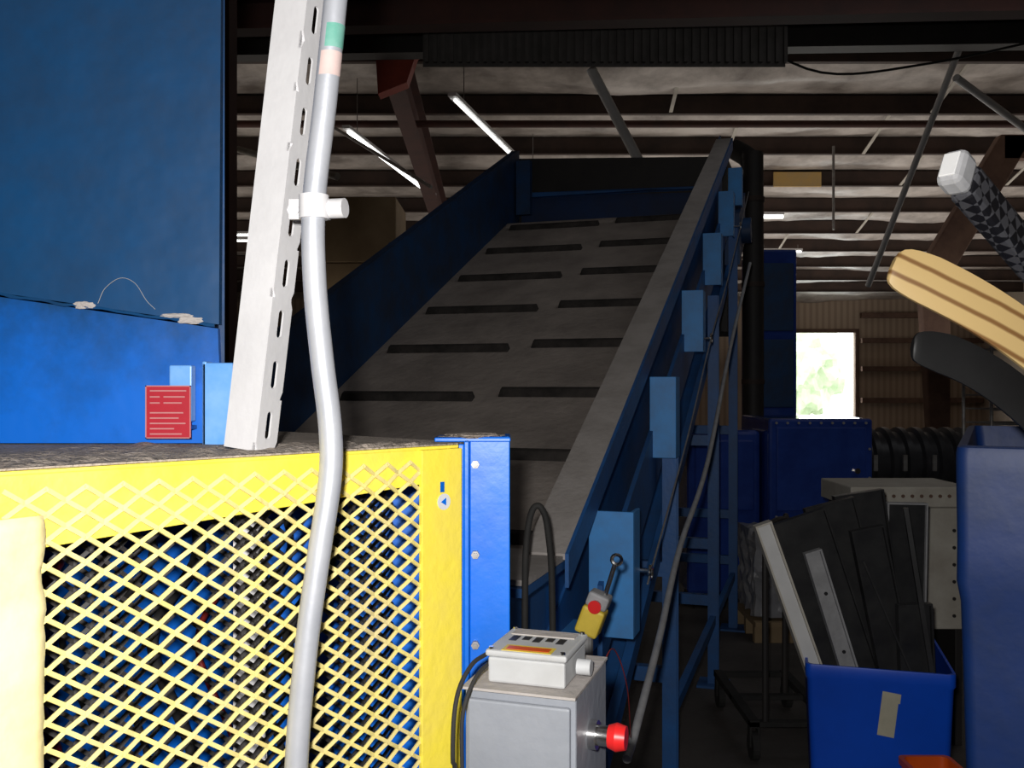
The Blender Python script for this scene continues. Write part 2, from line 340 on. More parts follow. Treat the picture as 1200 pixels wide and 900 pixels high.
b=B(); slab(b,SB,.35,-.012,0,-.36,.5); slab(b,SB,.35,-.09,-.012,-.36,-.34)
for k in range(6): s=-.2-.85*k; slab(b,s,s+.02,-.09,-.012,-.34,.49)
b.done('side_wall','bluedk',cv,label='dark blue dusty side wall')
b=B(); slab(b,SB,.30,-.05,.005,.5,.512); b.done('top_rail','bluedk',cv)
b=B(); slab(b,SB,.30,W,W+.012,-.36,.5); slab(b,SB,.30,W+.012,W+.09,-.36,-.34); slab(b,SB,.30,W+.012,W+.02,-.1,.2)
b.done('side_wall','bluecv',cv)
b=B(); slab(b,SB-.02,.12,W-.005,W+.105,.5,.515); b.done('top_rail','railgrey',cv,label='dust-covered grey top rail')
b=B(); slab(b,SB-.02,.12,W+.105,W+.115,.43,.515); b.done('rail_lip','bluecv',cv)
# flat rectangular plates standing out from the frame, each with a short return flange
for s,w0,w1,h0,h1 in ((-4.28,.085,.215,.06,.42),(-3.45,.118,.215,.12,.42),(-2.6,.118,.215,.14,.42),(-1.78,.118,.215,.14,.42),(-.96,.118,.21,.14,.42),(-.3,.118,.21,.14,.40)):
    z0=C(s,0,h0).z; z1=C(s,0,h1).z
    b=B(); slabf(b,s,s+.012,W+w0,W+w1,z0,z1); slabf(b,s+.012,s+.10,W+w1-.012,W+w1,z0,z1)
    b.done('bracket','bluelt',cv,bevel=.002,label='light blue rectangular steel plate')
b=B(); slab(b,SB+.3,.3,W+.115,W+.13,-.02,.22); b.done('outer_channel','bluecv',cv)
b=B(); slab(b,SB+.3,.3,W+.115,W+.145,-.32,-.25); b.done('lower_chord','bluecv',cv)
for s in (-3.35,-1.83,-.63):
    for v in (W+.18,-.06):
        top=C(s,v,.1).z
        p=CF(s,v,0)
        MM=Matrix.Translation(p)@Matrix.Rotation(math.atan2(vh.y,vh.x),4,'Z')
        b=B(); w=.027
        pr=[(w,-w),(-w,-w),(-w,w),(w,w),(w,w-.007),(-w+.007,w-.007),(-w+.007,-w+.007),(w,-w+.007)]
        vs=[MM@Vector((a,c,.012)) for a,c in pr]+[MM@Vector((a,c,top)) for a,c in pr]
        b.add(vs,[(0,1,6,7),(1,2,5,6),(2,3,4,5),(8,15,14,9),(9,14,13,10),(10,13,12,11)]+[(i,(i+1)%8,8+(i+1)%8,8+i) for i in range(8)])
        b.done('leg','bluecv',cv)
        b=B(); b.box(-.08,.08,-.08,.08,0,.012,MM); b.done('foot_plate','bluecv',cv)
    for z in ((.5,.9) if s<-2 else (.45,1.3,.75)):
        b=B(); b.bar(CF(s,-.06,z),CF(s,W+.18,z),.04,.055); b.done('crossbar','bluecv',cv)
for s0,s1 in ((-3.35,-1.83),(-1.83,-.63)):
    b=B(); b.bar(CF(s0,W+.18,.35),CF(s1,W+.18,.35),.03,.045); b.done('leg_brace','bluecv',cv)
b=B()
slabf(b,-4.95,-4.5,W,W+.02,.35,1.13); slabf(b,-4.95,-4.5,W-.02,W+.1,1.13,1.15); slabf(b,-4.95,-4.93,0,W,.35,1.0)
b.done('feed_end_plate','bluecv',cv)
b=B(); slabf(b,-4.97,-4.2,W+.02,W+.12,.86,.90); b.done('feed_end_shelf','bluelt',cv)
b=B(); slabf(b,-4.93,-4.55,W-.4,W+.1,1.152,1.165); b.done('feed_lip','railgrey',cv)
for s in (-4.85,-4.4):
    b=B(); slabf(b,s,s+.06,W-.02,W+.06,0,.4); b.done('foot','bluecv',cv)
b=B(); slabf(b,.35,.37,.02,W-.02,2.82,3.12,3.06); b.done('head_panel','headblue',cv)
b=B(); slabf(b,.30,.34,.02,W-.02,3.10,3.14,3.08); b.done('head_stiffener','bluecv',cv)
b=B(); slabf(b,.38,1.2,-.05,W+.05,2.0,3.44,3.33); b.done('head_hood','darksteel',cv)
b=B(); slabf(b,.22,.28,.015,.13,2.95,3.38); b.done('deflector','bluedk',cv)
b=B(); b.tube([C(-.1,W+.12,-.1),C(-.1,W+.26,-.1)],.09,18,False); b.done('drive_motor','bluedk',cv,smooth=True)
b=B(); slab(b,-.35,.15,W+.1,W+.2,-.25,.1); b.done('gearbox','bluedk',cv)
b=B(); b.tube([C(-4.25,W+.25,.2),C(-3.4,W+.25,.17),C(-2.6,W+.25,.2),C(-1.7,W+.25,.17),C(-.2,W+.25,.2)],.003,6)
b.done('pull_cord','steel',cv)
for s in (-4.2,-2.6,-.96):
    b=B(); p=C(s,W+.25,.2)
    ring_=[p+uh*.02*math.cos(t)+UP*.02*math.sin(t) for t in [i*math.pi/6 for i in range(13)]]
    b.tube(ring_,.005,6,False); b.cyl(p+uh*.02,C(s,W+.12,.2)+uh*.02,.006,8); b.done('eyebolt','chrome',cv,smooth=True)
b=B(); b.tube([(1.42,5.6,2.32),(1.07,4.6,1.78),(.75,3.6,1.30),(.52,2.9,1.10),(.37,2.35,.97),(.25,1.90,.90),(.22,1.80,.88)],.009,10)
b.done('flexible_conduit','flex',cv,smooth=True)

pipe('hydraulic_hose',[(.028,2.06,.5),(.028,2.06,1.1),(.032,2.07,1.25),(.045,2.08,1.32),(.065,2.08,1.325),(.08,2.08,1.27),(.09,2.09,1.10),(.092,2.09,.5)],.0075,'rubber','black looped hydraulic hose at the conveyor feed end','hose')

r=root('stop_switch',(.17,1.98,0),'yellow and grey emergency stop switch box beside the conveyor','switch')
MM=Matrix.Translation((.158,1.98,1.075))@Matrix.Rotation(-.31,4,'Z')@Matrix.Rotation(.36,4,'Y')@Matrix.Scale(.80,4)
B().box(-.032,.03,-.03,.03,0,.075,MM).done('housing','ylab',r,bevel=.006)
B().box(-.030,.028,-.028,.028,.076,.115,MM).done('cover','flex',r,bevel=.006)
b=B(); b.cyl(MM@Vector((0,-.029,.085)),MM@Vector((0,-.045,.085)),.012,16,.014); b.done('stop_button','red',r,smooth=True)
b=B(); b.cyl(MM@Vector((.01,0,.11)),MM@Vector((.005,0,.20)),.005,8); b.done('cord_rod','chrome',r,smooth=True)
b=B(); ring_=[MM@Vector((.005+.013*math.cos(t),0,.213+.013*math.sin(t))) for t in [i*math.pi/6 for i in range(13)]]; b.tube(ring_,.004,6,False); b.done('ring','chrome',r,smooth=True)
b=B(); b.cyl((.160,1.99,.01),(.160,1.99,1.085),.012,10); b.done('stand','steel',r)
b=B(); b.box(.10,.24,1.92,2.06,0,.01); b.done('base_plate','steel',r)

# ------------------------------------------------------------ electrical control box on post
cb=root('control_enclosure',(.02,1.2,0),'grey electrical control enclosure with dusty top on a post','control box')
SC=.7
F=Matrix.Translation((-.0575,1.15,1.229-1.065*SC))@Matrix.Rotation(math.atan2(vh.y,vh.x),4,'Z')@Matrix.Scale(SC,4)
ZB=-(1.229-1.065*SC)/SC
B().box(0,.2,0,.235,.60,1.065,F).done('body','greybox',cb,bevel=.003)
B().box(.008,.192,-.012,0,.61,1.050,F).done('door','greybox',cb,bevel=.003)
B().box(-.002,.202,-.014,.237,1.0655,1.070,F).done('dust_cap','railgrey',cb)
b=B(); b.box(.07,.13,.08,.14,ZB+.015,.60,F); b.done('post','bluecv',cb)
b=B(); b.box(.0,.2,.02,.22,ZB,ZB+.014,F); b.done('base_plate','bluecv',cb)
b=B(); p=F@Vector((.2,.10,.970)); a=vh
b.cyl(p,p+a*.010,.018,20); b.cyl(p+a*.010,p+a*.024,.0125,20); b.done('collar','chrome',cb,smooth=True)
b=B(); b.cyl(p+a*.024,p+a*.034,.014,24,.0175); b.cyl(p+a*.034,p+a*.046,.0175,24,.0145); b.done('emergency_stop_button','red',cb,smooth=True)
b=B(); b.box(.08,.12,-.0135,-.012,.72,.735,F); b.done('latch','chrome',cb)
b=B(); b.box(.188,.196,-.016,-.01,.90,.93,F); b.done('hinge','greylt',cb)
jb=root('junction_box',tuple(F@Vector((.1,.08,1.0705))),'small light grey junction box with warning strip on the enclosure','junction box')
B().box(.035,.175,.02,.17,1.0710,1.116,F).done('body','greylt',jb,bevel=.003)
B().box(.031,.179,.016,.174,1.117,1.129,F).done('lid','greylt',jb,bevel=.003)
b=B(); b.box(.060,.150,.020,.056,1.1292,1.1302,F); b.done('warning_label','ylab',jb)
b=B(); b.box(.066,.144,.027,.048,1.1303,1.1308,F); b.done('warning_stripe','orange',jb)
b=B(); b.box(.045,.165,.125,.16,1.1292,1.1312,F); b.done('dirt_patch','railgrey',jb)
for i in range(5):
    b=B(); b.box(.052+i*.022,.066+i*.022,.085+.01*(i%2),.118,1.1292,1.1300,F); b.done('vent_slot','black',jb)
for (x,y) in ((.04,.025),(.17,.025),(.04,.165),(.17,.165)):
    b=B(); b.cyl(F@Vector((x,y,1.129)),F@Vector((x,y,1.133)),.0032,10); b.done('screw','chrome',jb)
b=B(); b.cyl(F@Vector((.180,.09,1.092)),F@Vector((.205,.09,1.092)),.010,12); b.done('cable_gland','greylt',jb,smooth=True)
pipe('power_cable',[(-.030,1.18,1.262),(-.050,1.15,1.255),(-.066,1.12,1.225),(-.070,1.11,1.16),(-.066,1.12,1.05),(-.066,1.12,.3),(-.064,1.12,.01)],.0028,'rubber','black power cable looping down beside the grey enclosure','cable')
pipe('power_cable',[(-.026,1.165,1.256),(-.044,1.135,1.245),(-.058,1.11,1.21),(-.0585,1.10,1.15),(-.057,1.10,1.05),(-.057,1.10,.3),(-.055,1.10,.01)],.0025,'rubber','black power cable looping down beside the grey enclosure','cable')
pipe('signal_wire',[(.120,1.26,1.22),(.15,1.38,1.21),(.19,1.55,1.10),(.225,1.78,.93)],.0009,'copper','thin red signal wire beside the grey enclosure','wire')

# ------------------------------------------------------------ baler machine (near)
bl=root('baler_machine',(-.7,1.4,0),'large blue baling press with hopper plate and dusty ledge','baler')
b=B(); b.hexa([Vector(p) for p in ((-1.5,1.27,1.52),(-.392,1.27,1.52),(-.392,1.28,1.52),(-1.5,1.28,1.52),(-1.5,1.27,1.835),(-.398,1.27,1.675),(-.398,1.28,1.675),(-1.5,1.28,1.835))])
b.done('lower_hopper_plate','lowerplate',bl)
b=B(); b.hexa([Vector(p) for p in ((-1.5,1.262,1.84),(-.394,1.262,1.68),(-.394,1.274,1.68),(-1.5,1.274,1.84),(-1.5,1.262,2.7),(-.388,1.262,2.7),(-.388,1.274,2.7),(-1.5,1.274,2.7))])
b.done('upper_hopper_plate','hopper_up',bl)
b=B(); b.hexa([Vector(p) for p in ((-.40,1.28,1.5),(-.392,1.28,1.5),(-.68,1.98,1.5),(-.69,1.98,1.5),(-.40,1.28,2.7),(-.392,1.28,2.7),(-.68,1.98,2.7),(-.69,1.98,2.7))])
b.done('hopper_side','bluedk',bl)
b=B(); b.box(-1.5,-.69,1.97,1.99,1.5,2.7); b.done('hopper_side','bluedk',bl)
b=B()
def sz(x): return 1.68-(x+.394)*.1447
pts=[(-1.2+i/79*.80,1.263,sz(-1.2+i/79*.80)+.003*noise.noise(Vector((i*.35,2,0)))-.002) for i in range(80)]
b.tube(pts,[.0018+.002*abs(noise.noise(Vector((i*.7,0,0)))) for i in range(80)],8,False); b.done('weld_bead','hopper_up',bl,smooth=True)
def blob(b,c,rx,ry,rz,seed):
    bm=bmesh.new(); bmesh.ops.create_icosphere(bm,subdivisions=3,radius=1)
    vs=[]
    for v in bm.verts:
        k=1+.5*noise.noise(v.co*2+Vector((seed,0,0))); vs.append((c[0]+v.co.x*rx*k,c[1]+v.co.y*ry*k,c[2]+v.co.z*rz*k))
    b.add(vs,[[v.index for v in f.verts] for f in bm.faces]); bm.free()
for c in (((-.575,1.262,sz(-.575)),.014,.003,.005,1),((-.432,1.262,sz(-.432)),.016,.003,.005,4),((-.45,1.262,1.692),.022,.003,.003,9)):
    b=B(); blob(b,*c); b.done('caked_dust','railgrey',bl)
b=B(); b.tube([(-.555,1.258,1.708),(-.545,1.257,1.728),(-.525,1.258,1.742),(-.505,1.257,1.735),(-.49,1.258,1.712),(-.478,1.258,1.70)],.0004,6); b.done('loose_string','flex',bl,smooth=True)
b=B(); poly=[(-.585,.82),(-.075,1.305),(-.07,1.33),(-.39,1.62),(-1.5,1.62),(-1.5,.82)]
vs=[(x,y,1.508) for x,y in poly]+[(x,y,1.518) for x,y in poly]; n=6
b.add(vs,[tuple(range(n-1,-1,-1)),tuple(range(n,2*n))]+[(i,(i+1)%n,n+(i+1)%n,n+i) for i in range(n)])
b.done('ledge','dust',bl,label='ledge thickly coated in grey-brown dust')
b=B(); gx,gy=90,24; vs=[];fs=[]
for j in range(gy+1):
    for i in range(gx+1):
        t=i/gx; w=j/gy
        fx=-.585+.50*t; fy=.82+.475*t; x=fx-.02*w; y=fy*(1-w)+1.262*w if t<.9 else fy*(1-w)+(fy+.02)*w
        e=min(t,1-t,w,1-w)*12; e=min(1,max(0,e))
        vs.append((x,y,1.5185+.006*e*max(0,noise.noise(Vector((x*30,y*30,0)))+.35)))
for j in range(gy):
    for i in range(gx):
        a=j*(gx+1)+i; fs.append((a,a+1,a+gx+2,a+gx+1))
b.add(vs,fs); b.done('dust_layer','dust',bl,smooth=True)
b=B(); b.box(-1.48,-.13,1.50,1.52,.3,1.5); b.done('inner_panel','bluebright',bl)
b=B(); b.box(-1.5,-.60,.82,.84,0,1.505); b.box(-1.5,-1.48,.84,1.98,0,1.505); b.done('body_panel','blue',bl)
b=B(); b.box(-1.48,-.1,1.68,1.96,0,1.2); b.done('press_body','blue',bl)
b=B(); b.box(-.408,-.402,1.235,1.262,1.518,1.63); b.box(-.408,-.366,1.235,1.24,1.518,1.628); b.box(-.37,-.366,1.235,1.262,1.518,1.628); b.done('mounting_bracket','bluepale',bl,bevel=.002)
b=B(); b.box(-.455,-.425,1.245,1.262,1.55,1.625); b.done('mounting_bracket','bluepale',bl,bevel=.002)
b=B(); b.box(-.484,-.424,1.2395,1.2405,1.528,1.598); b.done('warning_label','redlabel',bl,label='red warning label with faded white print')
b=B()
for i,(x0,x1,z) in enumerate(((-.478,-.430,1.591),(-.478,-.465,1.583),(-.460,-.432,1.583),(-.478,-.465,1.575),(-.460,-.436,1.575),(-.478,-.434,1.562),(-.478,-.440,1.555),(-.478,-.431,1.548),(-.478,-.446,1.541),(-.478,-.436,1.534))):
    b.box(x0,x1,1.2388,1.2394,z-.0009,z+.0009)
b.box(-.484,-.424,1.2388,1.2394,1.5965,1.598); b.box(-.484,-.424,1.2388,1.2394,1.528,1.5295)
b.box(-.484,-.4825,1.2388,1.2394,1.528,1.598); b.box(-.4255,-.424,1.2388,1.2394,1.528,1.598)
b.done('label_print','print',bl)
b=B(); b.box(-.484,-.424,1.2405,1.262,1.54,1.545); b.done('label_standoff','blue',bl)
b=B(); b.box(-.060,-.003,1.335,1.343,0,1.525); b.box(-.067,-.060,1.31,1.343,0,1.52); b.box(-.085,-.067,1.31,1.316,0,1.516); b.box(-.011,-.003,1.343,1.42,0,1.525)
b.box(-.11,-.002,1.33,1.40,1.518,1.524)
b.done('corner_post','bluebright',bl,bevel=.0015)
for z in (1.486,1.358,1.23,1.1):
    b=B(); b.cyl((-.052,1.335,z),(-.052,1.327,z),.006,6); b.cyl((-.052,1.327,z),(-.052,1.323,z),.0035,10); b.done('bolt','steel',bl)
b=B(); blob(b,(-.06,1.36,1.525),.045,.03,.004,3); b.done('caked_dust','dust',bl)

# expanded metal guard
G0=Vector((-.49,.9,0)); ge=Vector((.718,.696,0)); gn=Vector((.696,-.718,0))
def G(t,n,z): p=G0+ge*t+gn*n; return Vector((p.x,p.y,z))
def gbox(b,t0,t1,n0,n1,z0,z1,za=None,zb=None):
    a=z0 if za is None else za; c=z0 if zb is None else zb
    b.hexa([G(t0,n0,a),G(t1,n0,c),G(t1,n1,c),G(t0,n1,a),G(t0,n0,z1),G(t1,n0,z1),G(t1,n1,z1),G(t0,n1,z1)])
gd=root('safety_guard',tuple(G(.25,0,0)),'yellow framed safety guard with expanded metal mesh','guard')
b=B(); gbox(b,-.12,.575,0,.005,1.44,1.512,1.430,1.470); gbox(b,-.12,.575,-.03,.005,1.512,1.516); b.done('top_rail','yellow',gd,bevel=.001)
b=B(); gbox(b,.505,.575,0.005,.012,.02,1.512); gbox(b,.571,.575,-.03,.005,.02,1.512); b.done('stile','yellow',gd,bevel=.001)
b=B(); gbox(b,-.12,.575,0,.005,.80,.86); b.done('bottom_rail','yellow',gd)
b=B(); nz=110; nt=16; vs=[];fs=[]
for j in range(nz+1):
    z=.02+1.452*j/nz
    for i in range(nt+1):
        t=-.12+.155*i/nt
        edge=.006*noise.noise(Vector((z*30,0,2)))*(i==nt)+(.002*noise.noise(Vector((z*70,3,2))))*(i>=nt-1)
        rnd=.010*math.sin(math.pi*min(1,max(0,(i/nt))))
        vs.append(G(t+edge,.012+rnd+.002*abs(noise.noise(Vector((t*22,z*26,0)))),z))
for j in range(nz):
    for i in range(nt):
        a=j*(nt+1)+i; fs.append((a,a+1,a+nt+2,a+nt+1))
b.add(vs,fs); ob=b.done('bleached_stile','cream',gd,smooth=True,label='lumpy stile with flash bleaching painted pale cream')
md=ob.modifiers.new('sol','SOLIDIFY'); md.thickness=.004
b=B(); c=G(.542,.0122,1.441); b.cyl(c,c+gn*.0012,.011,24); b.done('round_sticker','white',gd)
b=B(); c=G(.542,.0136,1.441); b.cyl(c,c+gn*.0005,.006,3); b.done('sticker_emblem','bluebright',gd)
b=B(); gbox(b,.536,.543,.0122,.0128,1.454,1.468); b.done('slot','blue',gd)
def expanded(name,t0,t1,z0,z1,w,h,n,sw,th,m,par,wob=0):
    b=B(); cols=int((t1-t0)/w)+1; rows=int((z1-z0)/h)+1
    for j in range(rows):
        for i in range(cols):
            for (a,c) in (((0,0),(.5,.5)),((.5,.5),(1,0)),((0,1),(.5,.5)),((.5,.5),(1,1))):
                ta=t0+(i+a[0])*w; za=z1-(j+a[1])*h; tb=t0+(i+c[0])*w; zb=z1-(j+c[1])*h
                if max(ta,tb)>t1+.001: continue
                wa=wob*noise.noise(Vector((ta*9,za*9,0))); wb=wob*noise.noise(Vector((tb*9,zb*9,0)))
                pa=G(ta,n+wa+(.0012 if a[0]!=.5 else -.0012),za); pb=G(tb,n+wb+(.0012 if c[0]!=.5 else -.0012),zb)
                d=(pb-pa); ex=d.normalized()*.0015
                b.bar(pa-ex,pb+ex,th,sw,up=d.cross(gn).normalized()*1.0+gn*.25)
    return b.done(name,m,par)
expanded('expanded_mesh',.0,.508,.85,1.497,.0375,.0255,.0085,.0048,.0022,'yellowmesh',gd,.002)
ig=root('inner_guard',tuple(G(.3,-.2,0)),'dark expanded metal screen standing behind the yellow guard','guard')
expanded('expanded_mesh',-.15,.56,.85,1.47,.034,.029,-.11,.0050,.002,'darksteel',ig,.003)
b=B(); gbox(b,-.15,.57,-.115,-.108,1.47,1.505); b.done('frame_rail','darksteel',ig)
b=B(); gbox(b,-.15,.57,-.115,-.108,.0,.85); b.done('lower_panel','darksteel',ig)
def slotted(b,O,ex,ez,w,L,pitch,sl,sw,n=20):
    k=int(L/pitch+.001)
    for c in range(k):
        z0=c*pitch; cx=w/2; cz=z0+pitch/2
        inn=[];out=[]
        for i in range(n):
            a=2*math.pi*(i+.5)/n; cxn,szn=math.cos(a),math.sin(a)
            ix=sw/2*cxn; iz=sw/2*szn+(sl-sw)/2*(1 if szn>0 else -1)
            f=1/max(abs(cxn)/(w/2),abs(szn)/(pitch/2)); ox=cxn*f; oz=szn*f
            inn.append(O+ex*(cx+ix)+ez*(cz+iz)); out.append(O+ex*(cx+ox)+ez*(cz+oz))
        b.add(inn+out,[(i,(i+1)%n,n+(i+1)%n,n+i) for i in range(n)])
        for sx in (-1,1):
            for szg in (-1,1):
                cc=O+ex*(cx+sx*w/2)+ez*(cz+szg*pitch/2)
                b.add([cc]+[p for p in sorted(out,key=lambda p:(p-cc).length)[:2]],[(0,1,2)])
def strut(name,O,axis,ang,L,label,cat='channel'):
    r=root(name,tuple(O),label,cat)
    ax=axis.normalized(); ex=Vector((math.cos(ang),math.sin(ang),0)); ex=(ex-ax*ex.dot(ax)).normalized(); ey=ax.cross(ex).normalized()
    if ey.y<0: ey=-ey
    b=B(); w=.044; dpt=.041
    b.add([O+ey*dpt,O,O+ex*w,O+ex*w+ax*L,O+ax*L,O+ey*dpt+ax*L],[(1,2,3,4),(0,1,4,5)])
    ob=b.done('web','galv',r); md=ob.modifiers.new('s','SOLIDIFY'); md.thickness=.0025
    b=B(); slotted(b,O+ex*w,ey,ax,dpt,L,.062,.034,.010); ob=b.done('slotted_face','galv',r); md=ob.modifiers.new('s','SOLIDIFY'); md.thickness=.0025
    return r
strut('strut_channel',Vector((-.350,1.14,1.5245)),Vector((.115,.0,1)),-math.radians(22),.992,'galvanised slotted strut channel leaning beside the bent conduit')
strut('strut_channel',Vector((-.395,1.33,.0)),Vector((.0,.0,1)),math.radians(15),1.488,'grey slotted strut channel behind the mesh guard')
for i in range(7):
    x=-.75+i*.07
    pipe('baling_wire',[(x,1.44,.75),(x+.05,1.45,1.0),(x-.02,1.46,1.2),(x+.06,1.44,1.35),(x+.0,1.45,1.500)],.005 if i%3 else .009,'rubber' if i%4 else 'copper','dark wire hanging inside the machine behind mesh','wire',group='wires behind the guard')

d=1.04
path=[(-.175,1.05,2.5),(-.187,1.05,2.13),(-.195,d,2.03),(-.207,d,1.912),(-.2195,d,1.80),(-.2185,d,1.713),(-.2105,d,1.628),(-.2015,d,1.553),(-.2015,d,1.496),(-.214,d,1.41),(-.228,d,1.307),(-.239,d,1.175),(-.242,d,1.0),(-.242,d,.5),(-.242,d,0)]
r=root('bent_conduit',(-.242,1.04,0),'bent grey steel electrical conduit standing before the guard','conduit')
B().tube(path,.0130,20).done('tube','conduit',r,smooth=True)
cm=catmull(path,60)
def sticker(z0,z1,m,name,a0,a1):
    b=B(); sg=[p for p in cm if z0<=p.z<=z1]; n=14
    vs=[];fs=[]
    for p in sg:
        for k in range(n+1):
            a=a0+(a1-a0)*k/n; vs.append(p+Vector((math.cos(a),math.sin(a),0))*.0134)
    for i in range(len(sg)-1):
        for k in range(n): q=i*(n+1)+k; fs.append((q,q+1,q+n+2,q+n+1))
    b.add(vs,fs); b.done(name,m,r,smooth=True)
sticker(1.968,1.996,'green','green_sticker',-1.9,0.2)
sticker(1.938,1.966,'pink','faded_sticker',-2.2,0.0)
z=1.795
b=B(); b.cyl((-.2195,1.04,z-.012),(-.2195,1.04,z+.014),.0165,20); b.cyl((-.205,1.045,z),(-.185,1.04,z),.011,16); b.cyl((-.245,1.05,z),(-.235,1.15,z),.007,8)
b.box(-.250,-.205,1.052,1.060,z-.010,z+.012)
b.done('clamp','galv',r,smooth=True)

# ------------------------------------------------------------ right side: blue bin and hockey sticks
rb=root('plastic_bin',(1.4,2.25,0),'large dark blue plastic bulk bin holding hockey sticks','bin')
RM=Matrix.Translation((.853,1.80,0))@Matrix.Rotation(math.radians(-27),4,'Z')
def rr_loop(x0,x1,y0,y1,z,o,rad=.09,n=5):
    x0+=o;x1-=o;y0+=o;y1-=o; out=[]
    for cx,cy,a0 in ((x0+rad,y0+rad,math.pi),(x1-rad,y0+rad,1.5*math.pi),(x1-rad,y1-rad,0),(x0+rad,y1-rad,.5*math.pi)):
        for k in range(n+1):
            a=a0+.5*math.pi*k/n; out.append((cx+rad*math.cos(a),cy+rad*math.sin(a),z))
    return out
def shell(b,dims,prof,rad,MX=None,n=5):
    o=len(b.v); L=4*(n+1)
    for z,off in prof: b.v+=[(MX@Vector(p) if MX else Vector(p)) for p in rr_loop(*dims,z,off,rad,n)]
    for k in range(len(prof)-1):
        for i in range(L):
            b.f.append([o+k*L+i,o+k*L+(i+1)%L,o+(k+1)*L+(i+1)%L,o+(k+1)*L+i]); b.mi.append(b.cur)
    b.f.append([o+(len(prof)-1)*L+i for i in range(L)]); b.mi.append(b.cur)
    b.f.append([o+i for i in range(L)]); b.mi.append(b.cur)
zt=1.482
b=B(); shell(b,(0,1.1,0,1.0),[(.12,.05),(.6,.022),(1.05,.010),(1.18,.006),(1.22,-.001),(1.3,.0),(zt-.05,-.002),(zt-.015,-.002),(zt-.004,.0),(zt,.006),(zt,.018),(zt-.1,.03),(.2,.08)],.022,RM)
b.done('shell','blueplastic',rb,smooth=True)
for x in (.1,.9):
    for y in (.1,.8):
        b=B(); b.box(x,x+.1,y,y+.1,0,.13,RM); b.done('foot','blueplastic',rb)

def blade(name,pts,hs,th,m,label,shaft_pts,shaft_m):
    r=root(name,shaft_pts[-1],label,'hockey stick')
    b=B(); n=len(pts); prof=[]
    for i,(p,h) in enumerate(zip(pts,hs)):
        p=Vector(p); d=(Vector(pts[min(i+1,n-1)])-Vector(pts[max(i-1,0)])).normalized()
        nrm=Vector((-.0,1,0)); up=d.cross(nrm).normalized()
        if up.z<0: up=-up
        k=th/2
        prof.append([p+up*h-nrm*k*.6,p+up*h*.5-nrm*k,p-up*h*.5-nrm*k,p-up*h-nrm*k*.6,p-up*h+nrm*k*.6,p-up*h*.5+nrm*k,p+up*h*.5+nrm*k,p+up*h+nrm*k*.6])
    vs=[v for l in prof for v in l]; fs=[]
    for i in range(n-1):
        for k in range(8): fs.append((i*8+k,i*8+(k+1)%8,(i+1)*8+(k+1)%8,(i+1)*8+k))
    fs.append(tuple(range(8))); fs.append(tuple(range((n-1)*8,n*8))[::-1])
    b.add(vs,fs); b.done('blade',m,r,smooth=True)
    b=B()
    for i in range(len(shaft_pts)-1): b.bar(shaft_pts[i],shaft_pts[i+1],.022,.03,up=(0,1,0))
    b.done('shaft',shaft_m,r,bevel=.003)
    return r
N=24
ts=[0,.006,.02,.045,.08,.12]+[.12+.88*(i+1)/(N-6) for i in range(N-6)]
pts=[];hs=[]
for i,t in enumerate(ts):
    x=.648+.335*t; z=1.803-.15*t-.07*t*t; y=1.6-.02*math.sin(math.pi*t)
    pts.append((x,y,z)); hs.append([.014,.024,.031,.036,.039,.041][i] if i<6 else .043-.002*t)
blade('hockey_stick',pts,hs,.014,'wood','wooden hockey stick with laminated striped blade above the bin',[pts[-2],(1.04,1.66,1.52),(1.25,2.0,.6)],'wood')
pts=[];hs=[]
for i,t in enumerate(ts):
    x=.716+.33*t; z=1.668-.045*t-.20*t*t; y=1.68
    pts.append((x,y,z)); hs.append([.010,.018,.025,.029,.032,.034][i] if i<6 else .036)
blade('hockey_stick',pts,hs,.013,'blackblade','black composite hockey stick with curved blade in the bin',[pts[-2],(1.12,1.78,1.36),(1.32,2.1,.6)],'blackblade')
r=root('hockey_stick',(1.38,1.9,1.2),'woven carbon hockey stick with white end cap pointing up','hockey stick')
p0=Vector((.515,1.1,1.855)); dd=Vector((.145,.105,-.090)).normalized()
B().bar(p0+dd*.030,p0+dd*1.35,.045,.030,up=(0,-1,.3)).done('shaft','carbon',r,bevel=.007)
B().bar(p0-dd*.004,p0+dd*.030,.046,.031,up=(0,-1,.3)).done('end_cap','flex',r,bevel=.008)
B().bar(p0-dd*.006,p0-dd*.003,.032,.020,up=(0,-1,.3)).done('cap_sticker','white',r,bevel=.001)

# ------------------------------------------------------------ blue tote with stacked panels
tb=root('blue_tote',(1.2,3.2,0),'bright blue plastic tote filled with discarded panels','box')
zt=.70
TM=Matrix.Translation((.945,3.02,0))@Matrix.Rotation(math.radians(-16),4,'Z')
b=B(); shell(b,(0,.445,0,.5),[(0,.03),(zt-.05,.004),(zt-.04,-.001),(zt-.004,-.001),(zt,0),(zt,.008),(.05,.04)],.02,TM)
b.done('shell','bluebox',tb,smooth=True)
b=B(); MM=TM@Matrix.Translation((.255,.004,.62))@Matrix.Rotation(.12,4,'Y'); b.box(-.025,.025,-.004,-.002,-.13,0,MM); b.box(-.025,.03,-.0045,-.0025,-.02,.01,MM); b.done('tape','tape',tb)
ot=root('orange_tray',(1.25,2.62,0),'small orange-red plastic container beside the blue tote','container')
zt=.515
b=B(); shell(b,(1.13,1.27,2.48,2.74),[(0,.03),(zt-.02,0),(zt-.018,-.006),(zt,-.006),(zt,.006),(.02,.04)],.02); b.done('shell','orange',ot,smooth=True)
